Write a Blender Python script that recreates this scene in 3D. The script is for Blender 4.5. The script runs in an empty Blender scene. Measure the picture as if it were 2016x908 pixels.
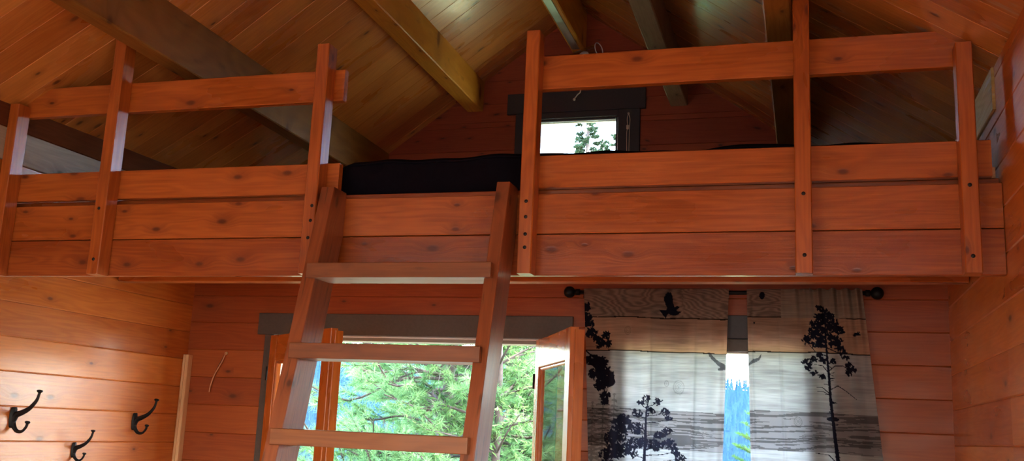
import bpy, bmesh, math, random
import numpy as np
from mathutils import Vector, Matrix
random.seed(7)
C = bpy.context.scene.collection
scn = bpy.context.scene
V = Vector

# ------------------------------------------------------------------ helpers
class MB:
    """collects faces with uv (metres along / across the grain) and a random value per face"""
    def __init__(s): s.v = []; s.f = []; s.uv = []; s.r = []; s.sm = []
    def face(s, pts, uvs, r, smooth=False):
        i = len(s.v); s.v += [tuple(p) for p in pts]; s.f.append(tuple(range(i, i + len(pts))))
        s.uv += uvs; s.r.append(r); s.sm.append(smooth)
    def build(s, name, mat, parent=None, weld=True, shade=None):
        me = bpy.data.meshes.new(name); me.from_pydata(s.v, [], s.f)
        ul = me.uv_layers.new(name='UVMap'); ul.data.foreach_set('uv', [c for u in s.uv for c in u])
        a = me.attributes.new('rnd', 'FLOAT', 'FACE'); a.data.foreach_set('value', s.r)
        me.polygons.foreach_set('use_smooth', s.sm)
        if weld:
            b = bmesh.new(); b.from_mesh(me)
            bmesh.ops.remove_doubles(b, verts=b.verts, dist=1e-5)
            bmesh.ops.recalc_face_normals(b, faces=b.faces); b.to_mesh(me); b.free()
        me.materials.append(mat)
        o = bpy.data.objects.new(name, me); C.objects.link(o)
        if parent:
            o.parent = parent; o.location = V((0, 0, 0)) - V(parent.location)
        return o

def ro(): return (random.uniform(0, 50), random.uniform(0, 50))

def board(mb, bl, br, tr, tl, n, t, c=.004, r=None):
    """chamfered board; bl..tl = visible face (grain runs bl->br), n = unit vector into the depth, t = thickness"""
    bl, br, tr, tl, n = map(V, (bl, br, tr, tl, n)); r = random.random() if r is None else r
    L = (br - bl).length; W = (tl - bl).length; o = ro()
    ul = (tl - bl).normalized() * c; ur = (tr - br).normalized() * c
    F = [bl + ul, br + ur, tr - ur, tl - ul]; M = [p + n * c for p in (bl, br, tr, tl)]; B = [p + n * t for p in (bl, br, tr, tl)]
    q = lambda u, v: (u + o[0], v + o[1])
    mb.face(F, [q(0, 0), q(L, 0), q(L, W), q(0, W)], r)
    mb.face([M[0], M[1], F[1], F[0]], [q(0, -c), q(L, -c), q(L, 0), q(0, 0)], r)
    mb.face([F[3], F[2], M[2], M[3]], [q(0, W), q(L, W), q(L, W + c), q(0, W + c)], r)
    mb.face([B[0], B[1], M[1], M[0]], [q(0, -t), q(L, -t), q(L, 0), q(0, 0)], r)
    mb.face([M[3], M[2], B[2], B[3]], [q(0, W), q(L, W), q(L, W + t), q(0, W + t)], r)
    mb.face([B[1], B[0], B[3], B[2]], [q(L, 7), q(0, 7), q(0, 7 + W), q(L, 7 + W)], r)
    mb.face([F[0], F[3], M[3], B[3], B[0], M[0]], [q(0, 9), q(0, 9 + W), q(.01, 9 + W), q(t, 9 + W), q(t, 9), q(.01, 9)], r)
    mb.face([F[1], M[1], B[1], B[2], M[2], F[2]], [q(0, 9), q(.01, 9), q(t, 9), q(t, 9 + W), q(.01, 9 + W), q(0, 9 + W)], r)

def prism(mb, poly, d, r=None, grain=None):
    """closed polygon (3D points) extruded by vector d; grain = unit vector of the grain"""
    poly = [V(p) for p in poly]; d = V(d); r = random.random() if r is None else r; o = ro()
    g = V(grain) if grain else (poly[1] - poly[0]).normalized()
    nrm = (poly[1] - poly[0]).cross(poly[2] - poly[1]).normalized(); h = g.cross(nrm)
    if h.length < .1: h = g.orthogonal()
    h.normalize(); e = g.cross(h)
    def uv(p): return (p.dot(g) + o[0], p.dot(h) + .7 * p.dot(e) + o[1])
    T = [p + d for p in poly]; n = len(poly)
    mb.face(poly, [uv(p) for p in poly], r); mb.face(T[::-1], [uv(p) for p in T[::-1]], r)
    for i in range(n):
        a = [poly[i], T[i], T[(i + 1) % n], poly[(i + 1) % n]]
        mb.face(a, [uv(p) for p in a], r)

def beam(mb, p0, p1, w, h, up=(0, 0, 1), c=.004, r=None):
    """bar from p0 to p1 (centre line), w across, h along 'up', chamfered on its long edges"""
    p0, p1, up = V(p0), V(p1), V(up); d = (p1 - p0).normalized(); s = d.cross(up).normalized(); up = s.cross(d)
    a, b = w / 2, h / 2
    cs = [(-a + c, -b), (a - c, -b), (a, -b + c), (a, b - c), (a - c, b), (-a + c, b), (-a, b - c), (-a, -b + c)]
    r = random.random() if r is None else r; o = ro(); L = (p1 - p0).length
    A = [p0 + s * x + up * z for x, z in cs]; B = [q + d * L for q in A]; acc = 0
    for i in range(8):
        j = (i + 1) % 8; w_ = (A[j] - A[i]).length
        mb.face([A[i], B[i], B[j], A[j]], [(o[0], o[1] + acc), (o[0] + L, o[1] + acc), (o[0] + L, o[1] + acc + w_), (o[0], o[1] + acc + w_)], r); acc += w_
    for R in (A, B[::-1]): mb.face(R, [(o[0] + 9 + (q - p0).dot(s) * .3, o[1] + (q - p0).dot(up)) for q in R], r)

def box(mb, lo, hi, grain=0, c=.003, r=None):
    lo, hi = V(lo), V(hi); m = (lo + hi) / 2; s = hi - lo
    p0, p1 = m.copy(), m.copy(); p0[grain] = lo[grain]; p1[grain] = hi[grain]
    if grain == 2: beam(mb, p0, p1, s.x, s.y, (0, 1, 0), c, r)
    elif grain == 0: beam(mb, p0, p1, s.y, s.z, (0, 0, 1), c, r)
    else: beam(mb, p0, p1, s.x, s.z, (0, 0, 1), c, r)

def tube(mb, pts, rad, n=10, cap=True):
    pts = [V(p) for p in pts]; rad = rad if isinstance(rad, (list, tuple)) else [rad] * len(pts)
    prev = None; rings = []; acc = 0; us = []
    for i, p in enumerate(pts):
        t = (pts[min(i + 1, len(pts) - 1)] - pts[max(i - 1, 0)]).normalized()
        if prev is None: a = t.orthogonal().normalized()
        else: a = (prev - t * prev.dot(t)).normalized()
        prev = a; b = t.cross(a)
        if i: acc += (p - pts[i - 1]).length
        us.append(acc)
        rings.append([p + (a * math.cos(k * 2 * math.pi / n) + b * math.sin(k * 2 * math.pi / n)) * rad[i] for k in range(n)])
    for i in range(len(rings) - 1):
        for k in range(n):
            j = (k + 1) % n
            mb.face([rings[i][k], rings[i][j], rings[i + 1][j], rings[i + 1][k]], [(us[i], k / n), (us[i], (k + 1) / n), (us[i + 1], (k + 1) / n), (us[i + 1], k / n)], .5, True)
    if cap:
        for R in (rings[0][::-1], rings[-1]): mb.face(R, [(0, 0)] * n, .5)

def lathe(mb, o, axis, prof, n=24):
    """prof = list of (distance along axis, radius)"""
    o, axis = V(o), V(axis).normalized(); a = axis.orthogonal().normalized(); b = axis.cross(a)
    R = [[o + axis * d + (a * math.cos(k * 2 * math.pi / n) + b * math.sin(k * 2 * math.pi / n)) * max(r, 1e-4) for k in range(n)] for d, r in prof]
    for i in range(len(R) - 1):
        for k in range(n):
            j = (k + 1) % n
            mb.face([R[i][k], R[i][j], R[i + 1][j], R[i + 1][k]], [(0, 0)] * 4, .5, True)

def smooth_path(P, n=6):
    P = [V(p) for p in P]; out = []
    for i in range(len(P) - 1):
        a, b, c, d = P[max(i - 1, 0)], P[i], P[i + 1], P[min(i + 2, len(P) - 1)]
        for k in range(n):
            t = k / n
            out.append(.5 * ((2 * b) + (c - a) * t + (2 * a - 5 * b + 4 * c - d) * t * t + (3 * b - a - 3 * c + d) * t ** 3))
    return out + [P[-1]]

def empty(name, loc=(0, 0, 0)):
    o = bpy.data.objects.new(name, None); o.location = loc; o.empty_display_size = .1; C.objects.link(o); return o
def tag(o, label, cat, group=None, kind=None):
    o['label'] = label; o['category'] = cat
    if group: o['group'] = group
    if kind: o['kind'] = kind
    return o
def structure(o, label, cat): return tag(o, label, cat, kind='structure')

# ------------------------------------------------------------------ materials
def new_mat(name):
    m = bpy.data.materials.new(name); m.use_nodes = True; nt = m.node_tree; nt.nodes.clear()
    out = nt.nodes.new('ShaderNodeOutputMaterial'); return m, nt, out
def N(nt, t, **kw):
    n = nt.nodes.new(t)
    for k, v in kw.items(): setattr(n, k, v)
    return n
def mathn(nt, op, a, b=None, c=None, clamp=False):
    n = N(nt, 'ShaderNodeMath', operation=op, use_clamp=clamp)
    for i, x in enumerate((a, b, c)):
        if x is None: continue
        if isinstance(x, (int, float)): n.inputs[i].default_value = x
        else: nt.links.new(x, n.inputs[i])
    return n.outputs[0]
def maprange(nt, x, a, b, c=0., d=1.):
    n = N(nt, 'ShaderNodeMapRange', interpolation_type='SMOOTHSTEP'); nt.links.new(x, n.inputs[0])
    for i, v in enumerate((a, b, c, d)): n.inputs[i + 1].default_value = v
    return n.outputs[0]
def mixc(nt, f, a, b, mode='MIX'):
    n = N(nt, 'ShaderNodeMix', data_type='RGBA', blend_type=mode)
    for s, x in ((0, f), (6, a), (7, b)):
        if isinstance(x, (int, float)): n.inputs[s].default_value = x
        elif isinstance(x, tuple): n.inputs[s].default_value = (*x, 1)
        else: nt.links.new(x, n.inputs[s])
    return n.outputs[2]

def wood(name, dark, light, knotc, rough=.42, knots=.62, spec=.5, worn=None, worn_c=(.5, .45, .38), worn_at=.55, tone=.35, grain=1., coat=0., streak=0.):
    m, nt, out = new_mat(name); L = nt.links.new
    uv = N(nt, 'ShaderNodeUVMap', uv_map='UVMap'); sep = N(nt, 'ShaderNodeSeparateXYZ'); L(uv.outputs[0], sep.inputs[0])
    u, v = sep.outputs[0], sep.outputs[1]
    rnd = N(nt, 'ShaderNodeAttribute', attribute_name='rnd').outputs['Fac']
    def vec(su, sv, uu=None, vv=None):
        c = N(nt, 'ShaderNodeCombineXYZ'); L(mathn(nt, 'MULTIPLY', uu or u, su), c.inputs[0]); L(mathn(nt, 'MULTIPLY', vv or v, sv), c.inputs[1]); L(rnd, c.inputs[2]); return c.outputs[0]
    vo = N(nt, 'ShaderNodeTexVoronoi', voronoi_dimensions='2D', feature='F1'); vo.inputs['Scale'].default_value = 1
    L(vec(3.1, 6.2), vo.inputs['Vector']); d = vo.outputs['Distance']; cs = N(nt, 'ShaderNodeSeparateColor'); L(vo.outputs['Color'], cs.inputs[0])
    has = mathn(nt, 'GREATER_THAN', cs.outputs[0], 1 - knots * .75)
    size = maprange(nt, cs.outputs[1], 0, 1, .6, 1.25); dn = mathn(nt, 'DIVIDE', d, size)
    kn = mathn(nt, 'MULTIPLY', maprange(nt, dn, .03, .105, 1, 0), has)
    halo = mathn(nt, 'MULTIPLY', maprange(nt, dn, .05, .32, 1, 0), has)
    v2 = mathn(nt, 'ADD', v, mathn(nt, 'MULTIPLY', halo, .028))
    n1 = N(nt, 'ShaderNodeTexNoise', noise_dimensions='3D'); n1.inputs['Scale'].default_value = 1; n1.inputs['Detail'].default_value = 4; n1.inputs['Roughness'].default_value = .65
    L(vec(2.2, 95, None, v2), n1.inputs['Vector'])
    n2 = N(nt, 'ShaderNodeTexNoise', noise_dimensions='3D'); n2.inputs['Scale'].default_value = 1; n2.inputs['Detail'].default_value = 2
    L(vec(1.1, 11, None, v2), n2.inputs['Vector'])
    ring = mathn(nt, 'MULTIPLY_ADD', mathn(nt, 'SINE', mathn(nt, 'MULTIPLY', n2.outputs[0], 55)), .5, .5)
    n3 = N(nt, 'ShaderNodeTexNoise', noise_dimensions='3D'); n3.inputs['Scale'].default_value = 1; n3.inputs['Detail'].default_value = 3
    L(vec(1.6, 5), n3.inputs['Vector'])
    fac = mathn(nt, 'ADD', mathn(nt, 'MULTIPLY', n1.outputs[0], .55 * grain), mathn(nt, 'MULTIPLY', ring, .16 * grain))
    fac = mathn(nt, 'ADD', fac, mathn(nt, 'MULTIPLY', n3.outputs[0], .55))
    fac = mathn(nt, 'ADD', fac, mathn(nt, 'MULTIPLY', rnd, tone))
    fac = mathn(nt, 'MULTIPLY_ADD', mathn(nt, 'SUBTRACT', fac, .25 + tone * .5 + .17 * (grain - 1)), 1.35, -.1, clamp=True)
    col = mixc(nt, fac, dark, light)
    col = mixc(nt, mathn(nt, 'MULTIPLY', halo, .3), col, knotc)
    col = mixc(nt, mathn(nt, 'MULTIPLY', kn, .85), col, knotc)
    if streak:
        n4 = N(nt, 'ShaderNodeTexNoise', noise_dimensions='3D'); n4.inputs['Scale'].default_value = 1; n4.inputs['Detail'].default_value = 3
        L(vec(4.5, 60), n4.inputs['Vector'])
        col = mixc(nt, mathn(nt, 'MULTIPLY', maprange(nt, n4.outputs[0], .62, .72), streak), col, knotc)
    rg = maprange(nt, n3.outputs[0], .2, .8, rough - .1, rough + .12)
    if worn is not None:
        n5 = N(nt, 'ShaderNodeTexNoise', noise_dimensions='3D'); n5.inputs['Scale'].default_value = 1; n5.inputs['Detail'].default_value = 6; n5.inputs['Roughness'].default_value = .7
        L(vec(2.4, 13), n5.inputs['Vector'])
        col = mixc(nt, mathn(nt, 'MULTIPLY', maprange(nt, n5.outputs[0], worn_at, worn_at + .14), worn), col, worn_c)
    bs = N(nt, 'ShaderNodeBsdfPrincipled'); L(col, bs.inputs['Base Color']); L(rg, bs.inputs['Roughness'])
    bs.inputs['Specular IOR Level'].default_value = spec
    if coat: bs.inputs['Coat Weight'].default_value = coat; bs.inputs['Coat Roughness'].default_value = .22
    bp = N(nt, 'ShaderNodeBump'); bp.inputs['Strength'].default_value = .18; bp.inputs['Distance'].default_value = .004
    L(mathn(nt, 'SUBTRACT', mathn(nt, 'ADD', n1.outputs[0], mathn(nt, 'MULTIPLY', n3.outputs[0], .8)), kn), bp.inputs['Height']); L(bp.outputs[0], bs.inputs['Normal'])
    L(bs.outputs[0], out.inputs[0]); return m

def plain(name, col, rough=.5, metal=0., spec=.5, noise=.0, nscale=30, col2=None):
    m, nt, out = new_mat(name); L = nt.links.new
    bs = N(nt, 'ShaderNodeBsdfPrincipled'); bs.inputs['Base Color'].default_value = (*col, 1); bs.inputs['Roughness'].default_value = rough
    bs.inputs['Metallic'].default_value = metal; bs.inputs['Specular IOR Level'].default_value = spec
    if noise:
        tc = N(nt, 'ShaderNodeTexCoord'); n = N(nt, 'ShaderNodeTexNoise'); n.inputs['Scale'].default_value = nscale; n.inputs['Detail'].default_value = 4
        L(tc.outputs['Object'], n.inputs['Vector'])
        c2 = col2 or tuple(c * .5 for c in col)
        L(mixc(nt, mathn(nt, 'MULTIPLY', maprange(nt, n.outputs[0], .35, .65), noise), col, c2), bs.inputs['Base Color'])
        bp = N(nt, 'ShaderNodeBump'); bp.inputs['Strength'].default_value = .15; bp.inputs['Distance'].default_value = .003; L(n.outputs[0], bp.inputs['Height']); L(bp.outputs[0], bs.inputs['Normal'])
    L(bs.outputs[0], out.inputs[0]); return m

def glass(name, tint=(1, 1, 1), refl=1.):
    m, nt, out = new_mat(name); L = nt.links.new
    t = N(nt, 'ShaderNodeBsdfTransparent'); t.inputs[0].default_value = (*tint, 1); g = N(nt, 'ShaderNodeBsdfGlossy'); g.inputs['Roughness'].default_value = .02
    f = N(nt, 'ShaderNodeFresnel'); f.inputs[0].default_value = 1.45; mx = N(nt, 'ShaderNodeMixShader')
    gm = N(nt, 'ShaderNodeNewGeometry'); L(mathn(nt, 'MULTIPLY', mathn(nt, 'MULTIPLY', f.outputs[0], refl), mathn(nt, 'SUBTRACT', 1., gm.outputs['Backfacing'])), mx.inputs[0]); L(t.outputs[0], mx.inputs[1]); L(g.outputs[0], mx.inputs[2]); L(mx.outputs[0], out.inputs[0]); return m

def leafmat(name, a, b, trans=.5):
    m, nt, out = new_mat(name); L = nt.links.new
    rnd = N(nt, 'ShaderNodeAttribute', attribute_name='rnd').outputs['Fac']
    col = mixc(nt, rnd, a, b)
    d = N(nt, 'ShaderNodeBsdfDiffuse'); L(col, d.inputs[0]); t = N(nt, 'ShaderNodeBsdfTranslucent'); L(col, t.inputs[0])
    mx = N(nt, 'ShaderNodeMixShader'); mx.inputs[0].default_value = trans; L(d.outputs[0], mx.inputs[1]); L(t.outputs[0], mx.inputs[2]); L(mx.outputs[0], out.inputs[0]); return m

M = dict(
    loft=wood('loft_stain', (.27, .058, .010), (.60, .172, .026), (.10, .02, .008), rough=.33, knots=.72, tone=.5, coat=.4),
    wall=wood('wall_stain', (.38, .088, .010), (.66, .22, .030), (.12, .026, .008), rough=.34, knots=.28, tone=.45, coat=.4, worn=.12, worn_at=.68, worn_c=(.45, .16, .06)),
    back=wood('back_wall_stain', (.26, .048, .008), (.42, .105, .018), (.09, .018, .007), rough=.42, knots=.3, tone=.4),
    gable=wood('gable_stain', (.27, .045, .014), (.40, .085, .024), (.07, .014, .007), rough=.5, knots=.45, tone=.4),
    eave_shade=wood('eave_shade_board', (.10, .03, .012), (.17, .05, .02), (.04, .012, .006), rough=.9, spec=.05, knots=.3, tone=.2),  # shade under the eave, put into the colour of an added board
    ceil=wood('ceiling_boards', (.42, .13, .022), (.68, .29, .06), (.10, .03, .01), rough=.32, knots=.4, tone=.5, coat=.45),
    ceil_worn=wood('ceiling_boards_peeled', (.40, .13, .024), (.66, .28, .06), (.10, .03, .01), rough=.32, knots=.4, tone=.5, coat=.35, worn=.75, worn_at=.56, worn_c=(.42, .33, .24)),
    beam=wood('roof_beam_varnish', (.46, .17, .018), (.72, .34, .05), (.14, .04, .01), rough=.5, spec=.25, knots=.7, tone=.2, streak=.35),
    beam_shaded=wood('roof_beam_shaded', (.20, .085, .016), (.34, .165, .036), (.09, .03, .01), rough=.6, spec=.15, knots=.7, tone=.2, streak=.35),  # darker copy of the beam wood; weaker light is put into its colour
    beam_grey=wood('roof_beam_weathered', (.26, .16, .085), (.46, .32, .19), (.10, .06, .03), rough=.6, knots=.6, tone=.2, streak=.35),
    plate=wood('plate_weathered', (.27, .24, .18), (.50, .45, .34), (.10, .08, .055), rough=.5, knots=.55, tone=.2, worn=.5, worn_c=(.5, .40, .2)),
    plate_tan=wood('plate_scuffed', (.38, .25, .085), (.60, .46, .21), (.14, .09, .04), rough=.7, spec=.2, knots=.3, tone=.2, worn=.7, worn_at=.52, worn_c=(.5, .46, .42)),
    ladder=wood('ladder_wood', (.16, .038, .012), (.35, .10, .03), (.05, .014, .008), rough=.42, spec=.5, knots=.6, tone=.2, streak=.6, coat=1.),
    rung=wood('rung_wood', (.16, .048, .014), (.31, .11, .03), (.06, .016, .01), rough=.45, knots=.45, tone=.2, streak=.3),
    door=wood('door_wood', (.40, .10, .014), (.62, .19, .03), (.2, .05, .01), rough=.28, knots=.15, tone=.2, coat=.5),
    batten=wood('pale_pine', (.55, .30, .14), (.78, .52, .28), (.3, .15, .06), rough=.5, knots=.1, tone=.2),
    floor=wood('floor_planks', (.34, .17, .07), (.52, .28, .13), (.15, .06, .02), rough=.4, knots=.4, tone=.4),
    deck=wood('deck_planks', (.42, .35, .27), (.62, .55, .45), (.2, .15, .1), rough=.7, knots=.3, tone=.4),
    trim=plain('grey_trim_paint', (.072, .062, .055), .5, noise=.25, nscale=60),
    darktrim=plain('dark_backlit_trim_paint', (.035, .036, .046), .5, noise=.2, nscale=60),  # dark trim; around the loft window the backlit shade is in this colour
    grey=plain('window_frame_vinyl', (.25, .24, .22), .4),
    white=plain('white_vinyl', (.75, .76, .76), .4),
    black=plain('black_iron', (.006, .006, .007), .45, spec=.2, noise=.3, nscale=90, col2=(.012, .011, .011)),
    bolt=plain('dark_bolt', (.012, .01, .01), .6),
    steel=plain('galvanised_steel', (.62, .64, .68), .3, metal=.9),
    mattress=plain('mattress_cover', (.006, .005, .009), 1., spec=.04, noise=.3, nscale=40, col2=(.010, .009, .014)),
    cord=plain('cotton_cord', (.62, .56, .50), .8),
    wire=plain('copper_wire', (.62, .30, .16), .4, metal=.3),
    glass=glass('window_glass'),
    lampglass=glass('lamp_glass', (.86, .86, .92), 4.),
    bark=plain('pine_bark', (.085, .07, .065), .9, noise=.7, nscale=14, col2=(.03, .026, .026)),
    twig=plain('dead_twigs', (.16, .15, .145), .9),
    needles=leafmat('pine_needles', (.08, .20, .085), (.23, .40, .17), .45),
    leaves=leafmat('willow_leaves', (.065, .16, .055), (.17, .30, .10), .55),
    conifer=leafmat('young_fir_needles', (.028, .085, .024), (.085, .17, .045), .4),
    farneedles=leafmat('far_pine_needles', (.02, .04, .025), (.04, .07, .04), .2),
    forest=leafmat('forest', (.006, .013, .014), (.012, .025, .024), .1),
    ground=plain('meadow_ground', (.22, .24, .10), .95, noise=.8, nscale=1.2, col2=(.22, .22, .12)),
)

# ------------------------------------------------------------------ measures
XR, RX, RZ, SL, U, D, YF, YP = .766, -1.67, 4.83, .716, 7.18, 6.0, 4.28, 4.19
def xl(y): return -4.165 + (y - 4.2) * .0333
BL, BR = -3.29, -.02                                                       # the roof flattens towards both eaves
def roof(x):
    if x < BL: return RZ - SL * (RX - BL) - .57 * (BL - x)
    if x > BR: return RZ - SL * (BR - RX) - .655 * (x - BR)
    return RZ - SL * abs(x - RX)

# ------------------------------------------------------------------ room shell
def rows(z0, dz, lo, hi):
    k = math.floor((lo - z0) / dz); z = z0 + k * dz; out = []
    while z < hi - 1e-6:
        a, b = max(z, lo), min(z + dz, hi)
        if b - a > .004: out.append((a, b))
        z += dz
    return out

mb = MB()
for a, b in rows(2.121, .187, -.05, 3.6):                                  # left wall, boards stepped under the roof
    cuts = [-2.4, -.6 + random.uniform(-.5, .5), 2.6 + random.uniform(-.4, .4), 7.18]
    for y0, y1 in zip(cuts, cuts[1:]):
        ta, tb = min(b, roof(xl(y0))), min(b, roof(xl(y1)))
        if min(ta, tb) - a < .01: continue
        board(mb, (xl(y0), y0, a), (xl(y1), y1, a), (xl(y1), y1, tb), (xl(y0), y0, ta), (-1, .0333, 0), .09, .005)
structure(mb.build('wall_left', M['wall']), 'orange stained board wall on the left carrying the black coat hooks', 'wall')

mb = MB()
for a, b in rows(2.141, .188, -.05, roof(XR) - .002):
    cuts = [-2.4, .1, 1.35, 4.35, U] if 1 < a < 2 else [-2.4, 1.0 + random.uniform(-.8, .8), 4.35, U]
    for y0, y1 in zip(cuts, cuts[1:]):
        if 1 < a < 2 and y0 == .1: continue                                # unseen opening added for the side fill light
        board(mb, (XR, y1, a), (XR, y0, a), (XR, y0, b), (XR, y1, b), (1, 0, 0), .09, .005)
structure(mb.build('wall_right', M['wall']), 'orange stained board wall on the right with a glossy varnish', 'wall')

DOOR, WIN = (-3.445, -1.58, -.05, 2.115), (-1.05, .035, .95, 2.062)
mb = MB()
for a, b in rows(2.377, .186, -.05, 2.617):
    hit = [o for o in (DOOR, WIN) if o[2] < b - .001 and o[3] > a + .001]
    if not hit: board(mb, (-4.16, D, a), (XR + .02, D, a), (XR + .02, D, b), (-4.16, D, b), (0, 1, 0), .09, .004); continue
    cuts = [-4.16] + [x for o in hit for x in o[:2]] + [XR + .02]
    for x0, x1 in zip(cuts, cuts[1:]):
        o = [q for q in hit if q[0] == x0]
        if not o: board(mb, (x0, D, a), (x1, D, a), (x1, D, b), (x0, D, b), (0, 1, 0), .09, .004); continue
        for za, zb in ((a, min(b, o[0][2])), (max(a, o[0][3]), b)):
            if zb - za > .004: board(mb, (x0, D, za), (x1, D, za), (x1, D, zb), (x0, D, zb), (0, 1, 0), .09, .004)
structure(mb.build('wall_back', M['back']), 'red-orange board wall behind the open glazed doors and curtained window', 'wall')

# gable wall up in the loft, set back over the porch
GW = (-1.995, -1.355, 3.30, 3.935)
mb = MB(); zs = sorted(set([round(z, 4) for p in rows(2.36, .1915, 2.36, RZ) for z in p] + [GW[2], GW[3]]))
for a, b in zip(zs, zs[1:]):
    m_ = (a + b) / 2
    def xs(z): w = max((RZ - z) / SL, .001); return max(RX - w, -4.10), min(RX + w, XR + .02)
    (a0, a1), (b0, b1) = xs(a), xs(b)
    if GW[2] < m_ < GW[3]:
        board(mb, (a0, U, a), (GW[0], U, a), (GW[0], U, b), (b0, U, b), (0, 1, 0), .09, .004)
        board(mb, (GW[1], U, a), (a1, U, a), (b1, U, b), (GW[1], U, b), (0, 1, 0), .09, .004)
    else: board(mb, (a0, U, a), (a1, U, a), (b1, U, b), (b0, U, b), (0, 1, 0), .09, .004)
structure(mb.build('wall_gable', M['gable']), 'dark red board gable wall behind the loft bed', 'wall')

# wall behind the camera with two openings added for fill light
mb = MB(); FY = -2.4
zs = sorted(set([round(z, 4) for p in rows(2.377, .186, -.05, RZ) for z in p] + [.9, 2.1]))
for a, b in zip(zs, zs[1:]):
    def xs(z): w = max((RZ - z) / SL, .001); return max(RX - w, xl(FY) - .02), min(RX + w, XR + .02)
    (a0, a1), (b0, b1) = xs(a), xs(b); m_ = (a + b) / 2
    if .9 < m_ < 2.1:
        for x0, x1 in ((a0, -3.7), (-2.1, -.6), (.5, a1)): board(mb, (x1, FY, a), (x0, FY, a), (x0, FY, b), (x1, FY, b), (0, -1, 0), .09, .004)
    else: board(mb, (a1, FY, a), (a0, FY, a), (b0, FY, b), (b1, FY, b), (0, -1, 0), .09, .004)
structure(mb.build('wall_front', M['back']), 'board wall behind the camera with two openings added for fill light', 'wall')

def slope(side, mat_at):
    mbs = {}
    y = -2.5; i = 0
    while y < 7.75:
        y1 = y + .192; key = mat_at(y)
        mb = mbs.setdefault(key, MB())
        xe, xbk = (-4.72, BL) if side < 0 else (1.12, BR)
        for xa, xb in ((xe, xbk), (xbk, RX - side * .02)):
            za, zb = roof(xa), RZ - SL * side * (xb - RX)
            n = V((za - zb, 0, xb - xa)).normalized(); n = n if n.z > 0 else -n
            if side < 0: board(mb, (xa, y1, za), (xb, y1, zb), (xb, y, zb), (xa, y, za), n, .06, .0025)
            else: board(mb, (xa, y, za), (xb, y, zb), (xb, y1, zb), (xa, y1, za), n, .06, .0025)
        y = y1
    return mbs
for side, lab in ((-1, 'golden brown board ceiling sloping up from the left wall'), (1, 'golden brown board ceiling sloping up from the right wall, varnish peeling')):
    for k, mb in slope(side, lambda y: 'ceil' if side < 0 else 'ceil_worn').items():
        structure(mb.build('ceiling', M[k]), lab, 'ceiling')

mb = MB(); x = -4.4
while x < .86:
    board(mb, (x, -2.4, 0), (x, 6.1, 0), (x + .14, 6.1, 0), (x + .14, -2.4, 0), (0, 0, -1), .05, .002); x += .14
structure(mb.build('floor', M['floor']), 'wooden plank floor of the cabin', 'floor')

# top wall plates that show behind the railing
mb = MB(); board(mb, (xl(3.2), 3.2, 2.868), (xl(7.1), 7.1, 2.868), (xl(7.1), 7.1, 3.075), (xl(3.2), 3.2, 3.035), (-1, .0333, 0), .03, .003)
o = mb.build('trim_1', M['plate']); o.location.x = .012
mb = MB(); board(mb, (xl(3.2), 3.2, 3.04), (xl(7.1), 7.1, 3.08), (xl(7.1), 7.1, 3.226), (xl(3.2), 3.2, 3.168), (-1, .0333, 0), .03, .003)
o2 = mb.build('trim_14', M['eave_shade']); o2.location.x = .010; structure(o2, 'added dark board painting the shade between the left wall plate and the ceiling', 'trim')
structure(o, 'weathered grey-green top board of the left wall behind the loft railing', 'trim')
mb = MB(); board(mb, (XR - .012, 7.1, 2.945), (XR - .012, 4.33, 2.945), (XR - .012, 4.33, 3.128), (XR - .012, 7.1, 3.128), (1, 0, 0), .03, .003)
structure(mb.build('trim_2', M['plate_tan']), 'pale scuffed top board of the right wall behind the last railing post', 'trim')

# ------------------------------------------------------------------ roof beams
def roof_beam(x0, x1, zb, mat, label):
    mb = MB(); y0, y1 = -2.35, U - .004
    zt0, zt1 = roof(x0) - .004, roof(x1) - .004
    poly = [(x0, y0, zb), (x1, y0, zb), (x1, y0, zt1)] + ([(RX, y0, RZ - .01)] if x0 < RX < x1 else []) + [(x0, y0, zt0)]
    c = .007
    poly = [(x0 + c, y0, zb), (x1 - c, y0, zb), (x1, y0, zb + c)] + poly[2:] + [(x0, y0, zb + c)]
    prism(mb, poly, (0, y1 - y0, 0), grain=(0, 1, 0))
    return tag(mb.build('roof_beam', mat), label, 'beam', 'roof beams running from front to back')
roof_beam(-3.345, -3.232, 3.407, M['beam_shaded'], 'long brown roof beam lowest on the left slope, passing behind the left railing')
roof_beam(-2.578, -2.445, 4.03, M['beam'], 'thick golden roof beam on the left slope, the first down from the ridge beam')
roof_beam(-.958, -.83, 3.995, M['beam_grey'], 'weathered grey-brown roof beam on the right slope nearest the ridge')
roof_beam(-.165, -.045, 3.41, M['beam_shaded'], 'dark roof beam low on the right slope above the middle right post')
rb = roof_beam(-1.729, -1.622, 4.47, M['beam'], 'ridge beam under the peak with a bright metal channel along its underside')
mb = MB(); box(mb, (-1.712, 2.2, 4.462), (-1.652, 7.08, 4.47), 1, .002); ch = mb.build('metal_channel', M['steel'], rb); ch['label'] = 'shiny blue-grey metal channel'

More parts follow.
